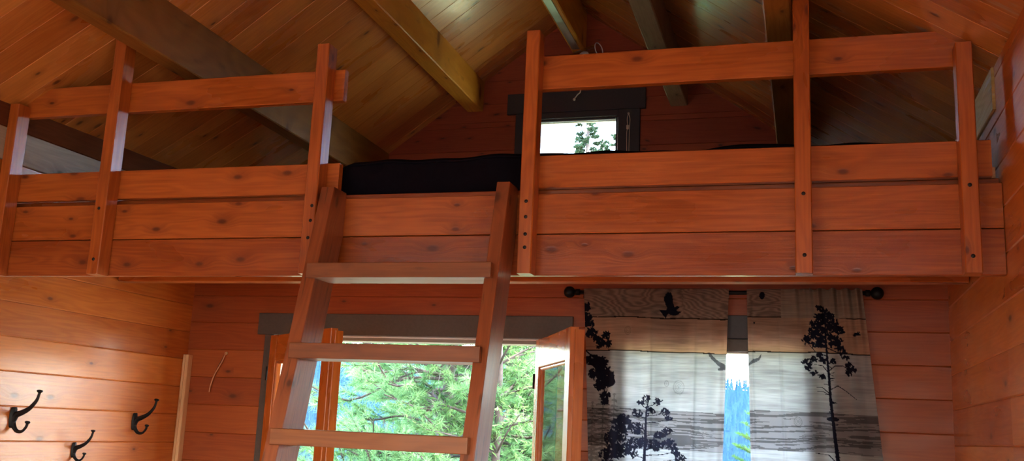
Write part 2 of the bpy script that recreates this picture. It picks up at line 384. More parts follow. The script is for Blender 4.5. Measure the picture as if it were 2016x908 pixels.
# ------------------------------------------------------------------ loft platform
loft = tag(empty('loft_platform', (-1.67, 4.3, 2.24)), 'wooden sleeping loft with two wide fascia boards across the room', 'loft')
XLF = -4.15
mb = MB(); board(mb, (XLF, YF, 2.432), (XR - .002, YF, 2.432), (XR - .002, YF, 2.618), (XLF, YF, 2.618), (0, 1, 0), .036, .003, .5); mb.build('fascia_board', M['loft'], loft)
mb = MB(); board(mb, (XLF, YF, 2.24), (XR - .002, YF, 2.24), (XR - .002, YF, 2.428), (XLF, YF, 2.428), (0, 1, 0), .036, .003, .08); mb.build('fascia_board', M['loft'], loft)  # low tone paints the weaker light on the bottom board
mb = MB(); board(mb, (XLF, YF + .058, 2.262), (XR - .002, YF + .058, 2.262), (XR - .002, YF + .058, 2.652), (XLF, YF + .058, 2.652), (0, 1, 0), .038, .003, .0); o = mb.build('rim_board', M['loft'], loft); o['label'] = 'rim board toned darker for shade and dust in the gap above the fascia'  # lowest tone paints the shade inside the gap
for y in (4.78, 5.21):
    mb = MB(); box(mb, (XLF + .03, y, 2.356), (XR - .004, y + .09, 2.617), 0, .004); mb.build('joist', M['loft'], loft)
mb = MB(); y = YF + .098
while y < 7.1:
    y1 = min(y + .15, 7.15); board(mb, (-4.09, y, 2.62), (XR - .004, y, 2.62), (XR - .004, y1, 2.62), (-4.09, y1, 2.62), (0, 0, 1), .033, .002); y = y1
mb.build('loft_floor', M['loft'], loft)

RAILZ = ((3.123, 3.286), (2.647, 2.800))
def railing(name_label, posts, rx0, rx1s, bolts):
    root = tag(empty('loft_railing', ((rx0 + rx1s[0]) / 2, YF, 2.24)), name_label, 'railing', 'railing sections along the loft edge')
    for (x0, x1, zt) in posts:
        mb = MB(); box(mb, (x0, YP, 2.236), (x1, YF - .001, zt), 2, .004, random.uniform(.3, .55)); p = mb.build('post', M['loft'], root)
        for bx, bz in bolts:
            if x0 < bx < x1:
                b = MB(); lathe(b, (bx, YP + .004, bz), (0, -1, 0), [(-.004, .0001), (0, .009), (.006, .008), (.0065, .0001)], 14)
                bo = b.build('bolt', M['bolt'], root); bo.parent = p; bo.location = (0, 0, 0)
    for (z0, z1), x1, nm in zip(RAILZ, rx1s, ('top_rail', 'middle_rail')):
        mb = MB(); board(mb, (rx0, YF, z0), (x1, YF, z0), (x1, YF, z1), (rx0, YF, z1), (0, 1, 0), .038, .003, .62); mb.build(nm, M['loft'], root)
    return root
railing('left loft railing of three posts and two rails, left of the ladder', [(-4.15, -4.088, 3.175), (-3.515, -3.447, 3.515), (-2.314, -2.247, 3.392)], -4.12, (-2.196, -2.185),
        [(-2.269, 2.566), (-2.27, 2.493), (-2.276, 2.409), (-3.485, 2.578), (-3.479, 2.312)])
railing('right loft railing of three posts and two rails, right of the ladder', [(-1.233, -1.168, 3.382), (-.039, .029, 3.61), (.602, .666, 3.195)], -1.225, (.655, .732),
        [(-1.201, 2.564), (-1.2, 2.492), (-1.199, 2.413), (-1.199, 2.353), (-.004, 2.57), (-.003, 2.31), (.632, 2.59), (.632, 2.302)])
mb = MB(); box(mb, (.700, YF + .060, 2.654), (.753, YF + .11, 2.70), 0, .002); tag(mb.build('wood_block', M['batten']), 'small pale wood block at the right end of the middle rail', 'block')

# ------------------------------------------------------------------ ladder
lad = tag(empty('ladder', (-1.74, 3.6, 0)), 'wooden loft ladder with wide rungs leaning on the loft edge', 'ladder')
T = math.tan(math.radians(14.45)); fy = lambda z: 4.14 - (2.645 - z) * T; dep = .19; YB = YF - .003
zk = 2.645 - (4.14 + dep - YB) / T
for x0, x1 in ((-2.2, -2.133), (-1.327, -1.266)):
    mb = MB(); prism(mb, [(x0, fy(0), 0), (x0, fy(2.645), 2.645), (x0, YB, 2.645), (x0, YB, zk), (x0, fy(0) + dep, 0)], (x1 - x0, 0, 0), grain=(0, math.sin(.2522), math.cos(.2522)))
    r = mb.build('rail', M['ladder'], lad)
    bv = r.modifiers.new('bevel', 'BEVEL'); bv.width = .004; bv.segments = 2
for k in range(6):
    zt = 2.253 - .3685 * k; zb = zt - .067; yf = fy((zt + zb) / 2) - .04
    mb = MB(); x0, x1, a0, a1 = -2.163, -1.288, -2.1325, -1.3275; yb = yf + .185; ym = yf + .039
    prism(mb, [(x0, yf, zb), (x1, yf, zb), (x1, ym, zb), (a1, ym, zb), (a1, yb, zb), (a0, yb, zb), (a0, ym, zb), (x0, ym, zb)], (0, 0, zt - zb), grain=(1, 0, 0))
    r = mb.build('rung', M['rung'], lad); bv = r.modifiers.new('bevel', 'BEVEL'); bv.width = .003; bv.segments = 2

# ------------------------------------------------------------------ mattress
def make_mattress():
    mb = MB(); x0, x1, y0, y1, z0, z1 = -2.235, .60, 4.40, 6.5, 2.656, 2.862
    nx, ny = 110, 60; rng = np.random.RandomState(3); ph = rng.rand(12) * 6.28
    def P(i, j):
        s, t = i / nx, j / ny
        e = min(s, 1 - s) * (x1 - x0); f = min(t, 1 - t) * (y1 - y0)
        dz = -.03 * math.exp(-(e / .03) ** 1.5) - .03 * math.exp(-(f / .03) ** 1.5)
        x = x0 + (x1 - x0) * s; y = y0 + (y1 - y0) * t
        dz += .006 * math.sin(4.1 * x + ph[0]) * math.sin(3 * y + ph[1]) + .004 * math.sin(11 * x + ph[2] + 2 * y) + .003 * math.sin(23 * x + ph[3]) + .014 * math.exp(-((x + .22) / .13) ** 2) - .02 * max(0, (x - -.05)) / .6
        return V((x, y, z1 + dz))
    G = [[P(i, j) for j in range(ny + 1)] for i in range(nx + 1)]
    uv4 = [(0, 0)] * 4
    for i in range(nx):
        for j in range(ny): mb.face([G[i][j], G[i + 1][j], G[i + 1][j + 1], G[i][j + 1]], uv4, .5, True)
    rim = [(i, 0) for i in range(nx)] + [(nx, j) for j in range(ny)] + [(i, ny) for i in range(nx, 0, -1)] + [(0, j) for j in range(ny, 0, -1)]
    hs = [0, .25, .5, .75, 1]
    def S(k, h):
        i, j = rim[k % len(rim)]; p = G[i][j].copy(); zt = p.z; p.z = zt + (z0 - zt) * h
        b = .014 * math.sin(math.pi * h) + .004 * math.sin(k * .7 + h * 5)
        if j == 0: p.y -= b
        if j == ny: p.y += b
        if i == 0: p.x -= b
        if i == nx: p.x += b
        return p
    for k in range(len(rim)):
        for a, b in zip(hs, hs[1:]): mb.face([S(k, a), S(k, b), S(k + 1, b), S(k + 1, a)], uv4, .5, True)
    mb.face([(x0, y0, z0), (x0, y1, z0), (x1, y1, z0), (x1, y0, z0)], uv4, .5)
    o = mb.build('mattress', M['mattress'])
    p = MB(); tube(p, [G[i][0] + V((0, -.006, -.004)) for i in range(nx + 1)], .006, 8); p.build('piping', M['mattress'], o)
    return tag(o, 'black fabric covered mattress lying on the loft floor', 'mattress')
make_mattress()

# ------------------------------------------------------------------ loft window
w1 = structure(empty('window_1', (-1.675, U, 3.3)), 'small bright window in the gable above the mattress', 'window')
mb = MB()
for lo, hi in (((-1.995, U - .002, 3.30), (-1.977, U + .07, 3.935)), ((-1.373, U - .002, 3.30), (-1.355, U + .07, 3.935)), ((-1.977, U - .002, 3.925), (-1.373, U + .07, 3.935)), ((-1.977, U - .002, 3.30), (-1.373, U + .07, 3.34))):
    box(mb, lo, hi, 0 if hi[0] - lo[0] > .1 else 2, .002)
mb.build('window_frame', M['darktrim'], w1)
mb = MB(); box(mb, (-1.977, U + .04, 3.34), (-1.373, U + .044, 3.925), 0, .0005); mb.build('window_pane', M['glass'], w1)
mb = MB(); box(mb, (-2.236, U - .03, 3.985), (-1.144, U - .001, 4.15), 0, .003)
structure(mb.build('trim_3', M['darktrim']), 'head board darkened for backlight above the loft window', 'trim')
mb = MB()
box(mb, (-2.165, U - .024, 3.2), (-1.996, U - .001, 3.984), 2, .003); box(mb, (-1.354, U - .024, 3.2), (-1.185, U - .001, 3.984), 2, .003)
box(mb, (-1.996, U - .024, 3.936), (-1.354, U - .001, 3.984), 0, .002)
structure(mb.build('trim_4', M['darktrim']), 'side boards darkened for backlight around the loft window', 'trim')
bl = tag(empty('window_blind', (-1.675, U - .01, 3.92)), 'pale raised blind edge along the top of the loft window with a hanging cord', 'blind')
mb = MB()
for z in (3.905, 3.917, 3.929): box(mb, (-1.972, U + .004, z), (-1.378, U + .03, z + .007), 0, .002)
mb.build('slats', M['white'], bl)
mb = MB()
for dx in (-.006, .007):
    tube(mb, smooth_path([(-1.27, U - .034, 3.945), (-1.27 + dx * 1.6, U - .036, 3.90), (-1.268 + dx, U - .034, 3.84), (-1.272 + dx * 1.5, U - .036, 3.78), (-1.269 + dx, U - .034, 3.55)]), .0032, 6)
lathe(mb, (-1.275, U - .034, 3.838), (0, 0, 1), [(-.02, .001), (-.016, .011), (.012, .012), (.02, .001)], 10)
lathe(mb, (-1.27, U - .025, 3.945), (0, -1, 0), [(0, .002), (.003, .010), (.016, .008), (.02, .001)], 10)
o = mb.build('cord', M['cord'], bl); o['label'] = 'knotted pale cord on the right window trim'

# lamp with a clear glass cylinder at the end of the metal channel
lamp = tag(empty('wall_lamp', (-1.68, U - .05, 4.42)), 'clear glass cylinder lamp at the end of the ridge beam with a pull chain', 'lamp')
a, b = V((-1.72, 7.08, 4.375)), V((-1.478, 6.98, 4.408)); ax = (b - a).normalized()
mb = MB(); lathe(mb, a, ax, [(.03, .046), (.07, .048), ((b - a).length - .004, .049), ((b - a).length, .052), ((b - a).length - .004, .055), ((b - a).length - .009, .053), ((b - a).length - .011, .0495)], 32); mb.build('glass_shade', M['lampglass'], lamp)
mb = MB(); lathe(mb, a, ax, [(-.04, .001), (-.04, .03), (.0, .034), (.03, .034), (.034, .02), (.06, .018), (.062, .001)], 24); mb.build('socket', M['steel'], lamp)
mb = MB(); lathe(mb, a + ax * .06, ax, [(0, .012), (.02, .014), (.05, .028), (.075, .03), (.1, .018), (.108, .001)], 20); mb.build('bulb', plain('frosted_bulb', (.75, .75, .78), .2), lamp)
ln = (b - a).length
mb = MB(); lathe(mb, a, ax, [(ln - .004, .049), (ln, .0495), (ln + .003, .053), (ln, .0565), (ln - .004, .056), (ln - .004, .049)], 32); o = mb.build('shade_rim', plain('bright_glass_rim', (.7, .68, .74), .15, spec=.8), lamp); o['label'] = 'bright rim of the glass shade'
mb = MB(); lathe(mb, (-1.73, U - .001, 4.395), (0, -1, 0), [(0, .001), (0, .055), (.012, .053), (.02, .03), (.1, .012), (.1, .001)], 24); mb.build('back_plate', M['steel'], lamp)
mb = MB(); tube(mb, smooth_path([(-1.69, 7.09, 4.37), (-1.66, 7.09, 4.25), (-1.636, 7.09, 4.13), (-1.66, 7.09, 4.095), (-1.680, 7.09, 4.066)]), .005, 8)
lathe(mb, (-1.683, 7.09, 4.06), (-.6, 0, -.8), [(-.012, .001), (-.008, .009), (0, .0115), (.008, .009), (.012, .001)], 12)
mb.build('pull_chain', M['cord'], lamp)

# ------------------------------------------------------------------ doors (open, glazed)
def door(name, hinge, ang_dir, depth_dir, label):
    W, H, TH, ST = .925, 2.1, .044, .11
    root = structure(empty(name, (hinge[0], hinge[1], 0)), label, 'door')
    h, d, n = V((hinge[0], hinge[1], 0)), V((*ang_dir, 0)).normalized(), V((*depth_dir, 0)).normalized()
    P = lambda s, z: h + d * s + V((0, 0, z))
    def pan(s0, s1, z0, z1, grain, nm, t=TH, off=0., c=.004):
        mb = MB(); a = n * off
        if grain: board(mb, P(s0, z0) + a, P(s0, z1) + a, P(s1, z1) + a, P(s1, z0) + a, n, t, c)
        else: board(mb, P(s0, z0) + a, P(s1, z0) + a, P(s1, z1) + a, P(s0, z1) + a, n, t, c)
        return mb.build(nm, M['door'], root)
    pan(0, ST, .015, H, 1, 'stile'); pan(W - ST, W, .015, H, 1, 'stile')
    pan(ST, W - ST, H - .17, H, 0, 'top_rail'); pan(ST, W - ST, .015, .26, 0, 'bottom_rail')
    for s0, s1, z0, z1, g in ((ST, ST + .018, .26, H - .17, 1), (W - ST - .018, W - ST, .26, H - .17, 1), (ST + .018, W - ST - .018, H - .188, H - .17, 0), (ST + .018, W - ST - .018, .26, .278, 0)):
        pan(s0, s1, z0, z1, g, 'glazing_bead', TH - .016, .008, .006)
    mb = MB(); a = n * .02; board(mb, P(ST + .01, .27) + a, P(W - ST - .01, .27) + a, P(W - ST - .01, H - .18) + a, P(ST + .01, H - .18) + a, n, .004, .0005); mb.build('glass_pane', M['glass'], root)
    mb = MB(); board(mb, P(W + .001, .015) + n * .022, P(W + .001, H - .014) + n * .022, P(W + .014, H - .014) + n * .022, P(W + .014, .015) + n * .022, n, .05, .003); mb.build('astragal', M['door'], root)
    for z in (.25, 1.05, 1.85):
        mb = MB(); tube(mb, [h + V((0, 0, z - .045)) - n * .004 - d * .006, h + V((0, 0, z + .045)) - n * .004 - d * .006], .006, 10); mb.build('hinge', M['bolt'], root)
    return root
a1, a2 = (.788, -.616), (.443, -.897)
door('door_1', (-3.43, 5.925), a1, (.616, .788), 'left glazed wooden door leaf swung into the room behind the ladder')
door('door_2', (-1.597, 5.925), a2, (.897, .443), 'right glazed wooden door leaf swung open beside the curtain')
mb = MB(); box(mb, (-3.558, D - .03, 2.113), (-1.381, D - .001, 2.257), 0, .003); structure(mb.build('trim_5', M['trim']), 'wide grey head board above the double doors', 'trim')
mb = MB(); box(mb, (-3.505, D - .022, 0), (-3.446, D - .001, 2.112), 2, .003); structure(mb.build('trim_6', M['trim']), 'grey side casing left of the double doors', 'trim')
mb = MB(); box(mb, (-1.578, D - .022, 0), (-1.47, D - .001, 2.112), 2, .003); structure(mb.build('trim_7', M['trim']), 'grey side casing right of the double doors, mostly behind the open leaf', 'trim')
mb = MB(); box(mb, (-3.444, D + .001, 2.082), (-1.581, D + .12, 2.104), 0, .002); structure(mb.build('trim_8', M['grey']), 'thin pale-lipped door head under the grey head board', 'trim')
mb = MB(); box(mb, (-3.444, D - .012, 2.1045), (-1.581, D + .02, 2.1125), 0, .001); structure(mb.build('trim_9', M['white']), 'thin white strip under the grey door head board', 'trim')
mb = MB(); box(mb, (-3.444, D + .001, 0), (-3.425, D + .12, 2.081), 2, .002); box(mb, (-1.6, D + .001, 0), (-1.581, D + .12, 2.081), 2, .002); structure(mb.build('trim_10', M['door']), 'orange door jambs inside the door opening', 'trim')

# ------------------------------------------------------------------ curtained window
w2 = structure(empty('window_2', (-.507, D, .95)), 'window behind the printed curtains', 'window')
mb = MB(); x0, x1 = WIN[0], WIN[1]
for lo, hi, g in (((x0, D + .01, .951), (x0 + .03, D + .08, 2.06), 2), ((x1 - .03, D + .01, .951), (x1, D + .08, 2.06), 2), ((x0 + .03, D + .01, 2.052), (x1 - .03, D + .08, 2.06), 0), ((x0 + .03, D + .01, .951), (x1 - .03, D + .08, .99), 0)): box(mb, lo, hi, g, .002)
mb.build('window_frame', M['white'], w2)
mb = MB(); box(mb, (x0 + .03, D + .04, .99), (x1 - .03, D + .044, 2.052), 0, .0005); mb.build('window_pane', M['glass'], w2)
mb = MB(); box(mb, (-1.17, D - .03, 2.137), (.15, D - .001, 2.274), 0, .003); structure(mb.build('trim_11', M['darktrim']), 'dark grey head board above the curtained window', 'trim')
mb = MB(); box(mb, (-1.11, D - .018, 2.062), (.095, D - .001, 2.136), 0, .003); structure(mb.build('trim_12', M['trim']), 'lighter grey strip under the window head board', 'trim')
mb = MB(); box(mb, (-1.13, D - .022, .93), (-1.05, D - .001, 2.061), 2, .003); box(mb, (.035, D - .022, .93), (.115, D - .001, 2.061), 2, .003); box(mb, (-1.15, D - .04, .88), (.135, D - .001, .93), 0, .003)
structure(mb.build('trim_13', M['trim']), 'grey side casings and sill of the curtained window', 'trim')

# ------------------------------------------------------------------ curtains with their printed pattern
rs = np.random.RandomState(11)
_g = rs.rand(256, 256)
def vnoise(x, y):
    xi, yi = np.floor(x).astype(int), np.floor(y).astype(int); fx, fy_ = x - xi, y - yi; fx = fx * fx * (3 - 2 * fx); fy_ = fy_ * fy_ * (3 - 2 * fy_)
    g = lambda a, b: _g[a % 256, b % 256]
    return (g(xi, yi) * (1 - fx) + g(xi + 1, yi) * fx) * (1 - fy_) + (g(xi, yi + 1) * (1 - fx) + g(xi + 1, yi + 1) * fx) * fy_
def fbm(x, y, o=3):
    s, a, t = 0, .5, 0
    for k in range(o): s = s + a * vnoise(x * 2 ** k + 17 * k, y * 2 ** k + 31 * k); t += a; a *= .55
    return s / t
RES = .002
class Print:
    def __init__(s, x0, x1, z0, z1, seed):
        s.x0, s.z0 = x0, z0; s.nx = int((x1 - x0) / RES) + 1; s.nz = int((z1 - z0) / RES) + 1
        s.X, s.Z = np.meshgrid(x0 + np.arange(s.nx) * RES, z0 + np.arange(s.nz) * RES); s.ink = np.zeros(s.X.shape); s.soft = np.zeros(s.X.shape)
        s.rng = np.random.RandomState(seed)
    def win(s, xa, xb, za, zb):
        i0, i1 = max(int((xa - s.x0) / RES) - 1, 0), min(int((xb - s.x0) / RES) + 2, s.nx); j0, j1 = max(int((za - s.z0) / RES) - 1, 0), min(int((zb - s.z0) / RES) + 2, s.nz)
        return slice(j0, j1), slice(i0, i1)
    def disc(s, x, z, rx, rz, ang=0, val=1., layer=None):
        A = s.ink if layer is None else layer; m = max(rx, rz); w = s.win(x - m, x + m, z - m, z + m)
        dx, dz = s.X[w] - x, s.Z[w] - z; c, n = math.cos(ang), math.sin(ang)
        A[w] = np.maximum(A[w], val * (((dx * c + dz * n) / rx) ** 2 + ((-dx * n + dz * c) / rz) ** 2 < 1))
    def line(s, pts, r0, r1, val=1., layer=None):
        A = s.ink if layer is None else layer; n = len(pts) - 1
        for k in range(n):
            (xa, za), (xb, zb) = pts[k], pts[k + 1]; ra = r0 + (r1 - r0) * k / n; rb = r0 + (r1 - r0) * (k + 1) / n; m = max(ra, rb) + RES
            w = s.win(min(xa, xb) - m, max(xa, xb) + m, min(za, zb) - m, max(za, zb) + m); dx, dz = s.X[w] - xa, s.Z[w] - za; ex, ez = xb - xa, zb - za
            t = np.clip((dx * ex + dz * ez) / max(ex * ex + ez * ez, 1e-9), 0, 1); dd = np.hypot(dx - ex * t, dz - ez * t)
            A[w] = np.maximum(A[w], val * (dd < ra + (rb - ra) * t))
    def poly(s, pts, val=1.):
        P = np.array(pts); w = s.win(P[:, 0].min(), P[:, 0].max(), P[:, 1].min(), P[:, 1].max()); X, Z = s.X[w], s.Z[w]; ins = np.zeros(X.shape, bool)
        for (xa, za), (xb, zb) in zip(pts, pts[1:] + pts[:1]):
            c = ((za > Z) != (zb > Z)); ins ^= c & (X < (xb - xa) * (Z - za) / ((zb - za) if abs(zb - za) > 1e-9 else 1e-9) + xa)
        s.ink[w] = np.maximum(s.ink[w], val * ins)
    def clump(s, x, z, R, n=16, val=1., layer=None, leaf=.011):
        for k in range(n):
            a, r = s.rng.rand() * 6.28, R * s.rng.rand() ** .6
            s.disc(x + r * math.cos(a), z + r * .75 * math.sin(a), leaf * (.6 + .7 * s.rng.rand()), leaf * (.28 + .25 * s.rng.rand()), s.rng.rand() * 3.14, val, layer)
    def fir(s, x, ztop, zbot, wmax, val, layer):
        s.line([(x, ztop), (x, zbot)], .003, .008, val, layer); z = ztop
        while z > zbot:
            f = (ztop - z) / (ztop - zbot); wd = wmax * (.08 + f) * (.75 + .5 * s.rng.rand())
            for sd in (-1, 1):
                s.line([(x, z), (x + sd * wd * .6, z - wd * .25), (x + sd * wd, z - wd * .28)], .006, .003, val, layer)
                for q in range(int(wd / .012)):
                    t = s.rng.rand(); s.disc(x + sd * wd * t, z - wd * .27 * t - .008 * s.rng.rand(), .012, .005, sd * -.6 * s.rng.rand() - .2, val, layer)
            z -= .022 + .012 * s.rng.rand()

def planks(p, lines, seed, first_cols):
    X, Z = p.X, p.Z; col = np.zeros(X.shape + (3,)); o = seed * 7.3
    wob = .004 * np.sin(X * 5 + seed) + .002 * np.sin(X * 17); zz = Z - wob
    edges = [9] + lines + [-9]
    for k in range(len(edges) - 1):
        m = (zz <= edges[k]) & (zz > edges[k + 1]); base = np.array(first_cols[k % len(first_cols)])
        fine = fbm(X * 9 + o + k * 5, Z * 150 + 3 * fbm(X * 3 + k, Z * 9, 2), 3); broad = fbm(X * 3 + o, Z * 10 + k * 3, 2)
        if k % 5 == 0:      # swirled cathedral grain
            q = np.hypot((X - (-.95 if seed == 1 else -.245)) * .55, Z - 2.375) ; g = np.sin(2 * np.pi * (q * 30 + 40 * (Z - 2.3) * (X > -.7) + 9 * fbm(X * 3.2 + o, Z * 9, 3) + .7 * fine)); t = .8 + .22 * g + .25 * (broad - .5)
        elif k % 5 == 3:    # strongly ridged dark plank
            g = fbm(X * 5 + o, Z * 120 + 7 * fbm(X * 2.6 + o, Z * 6, 2), 3); t = np.where(g > .53, .42, 1.0) + .2 * (broad - .5)
        else: t = .82 + .5 * (fine - .5) + .5 * (broad - .5)
        col[m] = (base[None, :] * np.clip(t, .12, 1.4)[m][:, None])
    for z in lines[:2]:
        m = np.abs(zz - z) < .0032; col[m] *= .07
    for z in lines[2:]:
        m = np.abs(zz - z) < .002; col[m] *= .5
    return col
def rings(p, col, x, z, R):
    d = np.hypot((p.X - x) * 1.25, p.Z - z) + .01 * fbm(p.X * 30, p.Z * 30, 2); m = d < R
    col[m] *= (.88 + .16 * np.sin(d * 2 * np.pi / .011))[m][:, None]; m = d < R * .16; col[m] *= .75
    m = np.abs(d - R * .9) < .0018; col[m] *= .8
COLS = [(.33, .25, .20), (.48, .32, .225), (.42, .46, .48), (.22, .225, .24), (.42, .45, .465)]
# left curtain
p1 = Print(-1.36, -.40, .05, 2.46, 1)
col1 = planks(p1, [2.247, 2.046, 1.703, 1.486, 1.20, 1.0, .7, .45, .2], 1, COLS)
rings(p1, col1, -.723, 1.841, .05); rings(p1, col1, -1.029, 2.172, .03); rings(p1, col1, -.792, 1.861, .022)
p1.poly([(-.802, 2.392), (-.788, 2.404), (-.782, 2.396), (-.776, 2.406), (-.764, 2.38), (-.759, 2.339), (-.752, 2.314), (-.736, 2.320), (-.724, 2.316), (-.722, 2.309), (-.731, 2.303), (-.740, 2.294), (-.728, 2.287), (-.709, 2.291), (-.717, 2.278), (-.735, 2.266), (-.752, 2.261), (-.770, 2.266), (-.786, 2.272), (-.795, 2.263), (-.801, 2.244), (-.818, 2.263), (-.842, 2.297), (-.820, 2.293), (-.800, 2.294), (-.794, 2.310), (-.804, 2.327), (-.812, 2.35), (-.812, 2.375)])
p1.poly([(-.556, 2.050), (-.549, 2.047), (-.543, 2.049), (-.522, 2.024), (-.494, 1.999), (-.46, 1.983), (-.44, 1.95), (-.494, 1.946), (-.500, 1.957), (-.483, 1.962), (-.511, 1.987), (-.533, 2.009), (-.547, 2.028)], .8)
p1.line([(-.898, 1.765), (-.909, 1.688), (-.913, 1.587), (-.914, 1.498), (-.918, 1.411), (-.92, .6)], .004, .012)
for x, z, R, n in ((-.91, 1.768, .026, 20), (-.841, 1.752, .024, 16), (-.944, 1.745, .02, 12), (-.965, 1.685, .03, 24), (-.88, 1.698, .024, 18), (-.80, 1.697, .024, 18), (-.778, 1.659, .02, 12), (-.97, 1.596, .045, 60), (-.83, 1.557, .03, 26), (-.79, 1.585, .03, 28), (-.98, 1.506, .045, 55), (-.923, 1.518, .035, 40), (-.854, 1.502, .042, 55), (-.775, 1.51, .04, 46), (-.735, 1.473, .028, 26), (-.71, 1.435, .03, 30), (-.991, 1.455, .04, 36)):
    p1.clump(x, z, R, n); p1.line([(-.912, z - .03), ((x - .912) / 2, z - .022), (x, z - .004)], .003, .0015)
for x, z, R, n in ((-1.283, 2.311, .03, 26), (-1.285, 2.25, .035, 40), (-1.265, 2.21, .03, 30), (-1.252, 2.152, .035, 44), (-1.21, 2.115, .03, 30), (-1.158, 2.137, .026, 24), (-1.15, 2.087, .028, 24), (-1.193, 2.085, .026, 24), (-1.25, 1.99, .04, 60), (-1.20, 1.977, .05, 90), (-1.18, 1.935, .05, 90), (-1.15, 1.895, .045, 80), (-1.212, 1.907, .05, 80), (-1.14, 1.863, .04, 60), (-1.175, 1.85, .04, 56), (-1.198, 1.838, .03, 30), (-1.155, 1.78, .03, 32), (-1.16, 1.747, .024, 20), (-1.063, 1.614, .05, 70), (-1.073, 1.557, .055, 80), (-1.108, 1.533, .05, 60), (-1.094, 1.456, .055, 80), (-1.14, 1.432, .05, 60), (-1.04, 1.645, .04, 50), (-1.048, 1.469, .05, 70)):
    p1.clump(x, z, R, n, 1., None, .013)
p1.line([(-1.29, 2.05), (-1.23, 2.0), (-1.17, 1.93), (-1.16, 1.78)], .004, .002)
p1.fir(-1.169, 1.88, 1.1, .13, .6, p1.soft); p1.fir(-1.235, 1.74, 1.1, .11, .55, p1.soft); p1.fir(-1.10, 1.79, 1.1, .10, .6, p1.soft)
# right curtain
p2 = Print(-.40, .62, .05, 2.46, 2)
col2 = planks(p2, [2.256, 2.055, 1.72, 1.505, 1.20, 1.0, .7, .45, .2], 2, COLS)
rings(p2, col2, -.052, 1.672, .035)
p2.disc(-.245, 2.385, .016, .022); p2.disc(-.29, 2.225, .005, .006)
m = p2.X > -.14; m &= p2.Z > 2.256; g = fbm(p2.X * 8, p2.Z * 160, 3); col2[m] = (np.array((.30, .25, .20))[None] * (.75 + .5 * g[m])[:, None])
p2.poly([(-.34, 1.985), (-.318, 1.992), (-.296, 2.015), (-.269, 2.023), (-.252, 2.046), (-.251, 2.027), (-.262, 2.008), (-.290, 1.995), (-.34, 1.965)], .8)
tr = [(.103, 2.30), (.103, 2.173), (.111, 2.03), (.119, 1.921), (.125, 1.791), (.136, 1.685), (.146, 1.579), (.158, 1.469), (.175, 1.2), (.19, .6)]
p2.line(tr[:8], .004, .0105); p2.line(tr[7:], .0105, .016)
CL = [(.079, 2.311), (.115, 2.284), (.073, 2.267), (.135, 2.262), (.051, 2.227), (.104, 2.228), (.150, 2.229), (.039, 2.183), (.092, 2.183), (.160, 2.196), (.180, 2.183), (.020, 2.149), (.071, 2.139), (.124, 2.151), (.170, 2.13), (.002, 2.127), (.049, 2.105), (.091, 2.105), (.146, 2.107), (.183, 2.09), (.196, 2.065), (.207, 2.035), (.222, 1.992), (.232, 1.962), (.246, 1.968), (.224, 1.95), (.069, 2.045), (.035, 2.022), (-.008, 2.008), (.09, 2.018), (.147, 2.012), (.016, 1.995), (.01, 1.972), (.041, 1.94), (.078, 1.925), (.075, 2.20), (.13, 2.205), (.05, 2.16), (.10, 2.25)]
for x, z in CL: p2.clump(x, z, .026 if z > 2.08 else .018, 20 if z > 2.08 else 11, 1., None, .012)
for br in ([(.128, 1.855), (.165, 1.877), (.205, 1.85), (.262, 1.803)], [(.122, 1.83), (.085, 1.862), (.045, 1.866)], [(.124, 1.82), (.09, 1.84), (.055, 1.842)], [(.116, 1.955), (.152, 1.987), (.194, 1.988), (.222, 1.97)], [(.114, 1.95), (.085, 1.985), (.03, 1.995)], [(.112, 2.0), (.147, 2.012)], [(.112, 2.04), (.05, 2.06), (.0, 2.12)], [(.108, 2.09), (.17, 2.06), (.2, 2.06)], [(.15, 1.455), (.11, 1.495), (.04, 1.503)]): p2.line(br, .003, .0013)
for k in range(40):
    z = p2.rng.uniform(1.3, 2.0); x = np.interp(-z, [-q[1] for q in tr], [q[0] for q in tr]); sd = p2.rng.choice([-1, 1]); p2.line([(x, z), (x + sd * p2.rng.uniform(.012, .035), z + p2.rng.uniform(-.012, .014))], .0028, .001)
p2.clump(.275, 2.17, .018, 9); p2.disc(.136, 1.69, .034, .012)
for x, z, R in ((.36, 1.1, .1), (.05, .9, .12), (-.2, 1.0, .1)): p2.fir(x, z + .3, z - .5, R, .6, p2.soft)
INK = np.array((.012, .013, .024))
for p, col in ((p1, col1), (p2, col2)):
    col *= (1 - p.soft * .75)[..., None]; col[:] = col * (1 - p.ink[..., None]) + INK * p.ink[..., None]

cm, nt, out = new_mat('printed_cotton')
at = N(nt, 'ShaderNodeAttribute', attribute_name='print'); df = N(nt, 'ShaderNodeBsdfDiffuse'); tl = N(nt, 'ShaderNodeBsdfTranslucent'); mx = N(nt, 'ShaderNodeMixShader'); mx.inputs[0].default_value = .45
for s in (df, tl): nt.links.new(at.outputs['Color'], s.inputs[0])
nt.links.new(df.outputs[0], mx.inputs[1]); nt.links.new(tl.outputs[0], mx.inputs[2]); nt.links.new(mx.outputs[0], out.inputs[0])

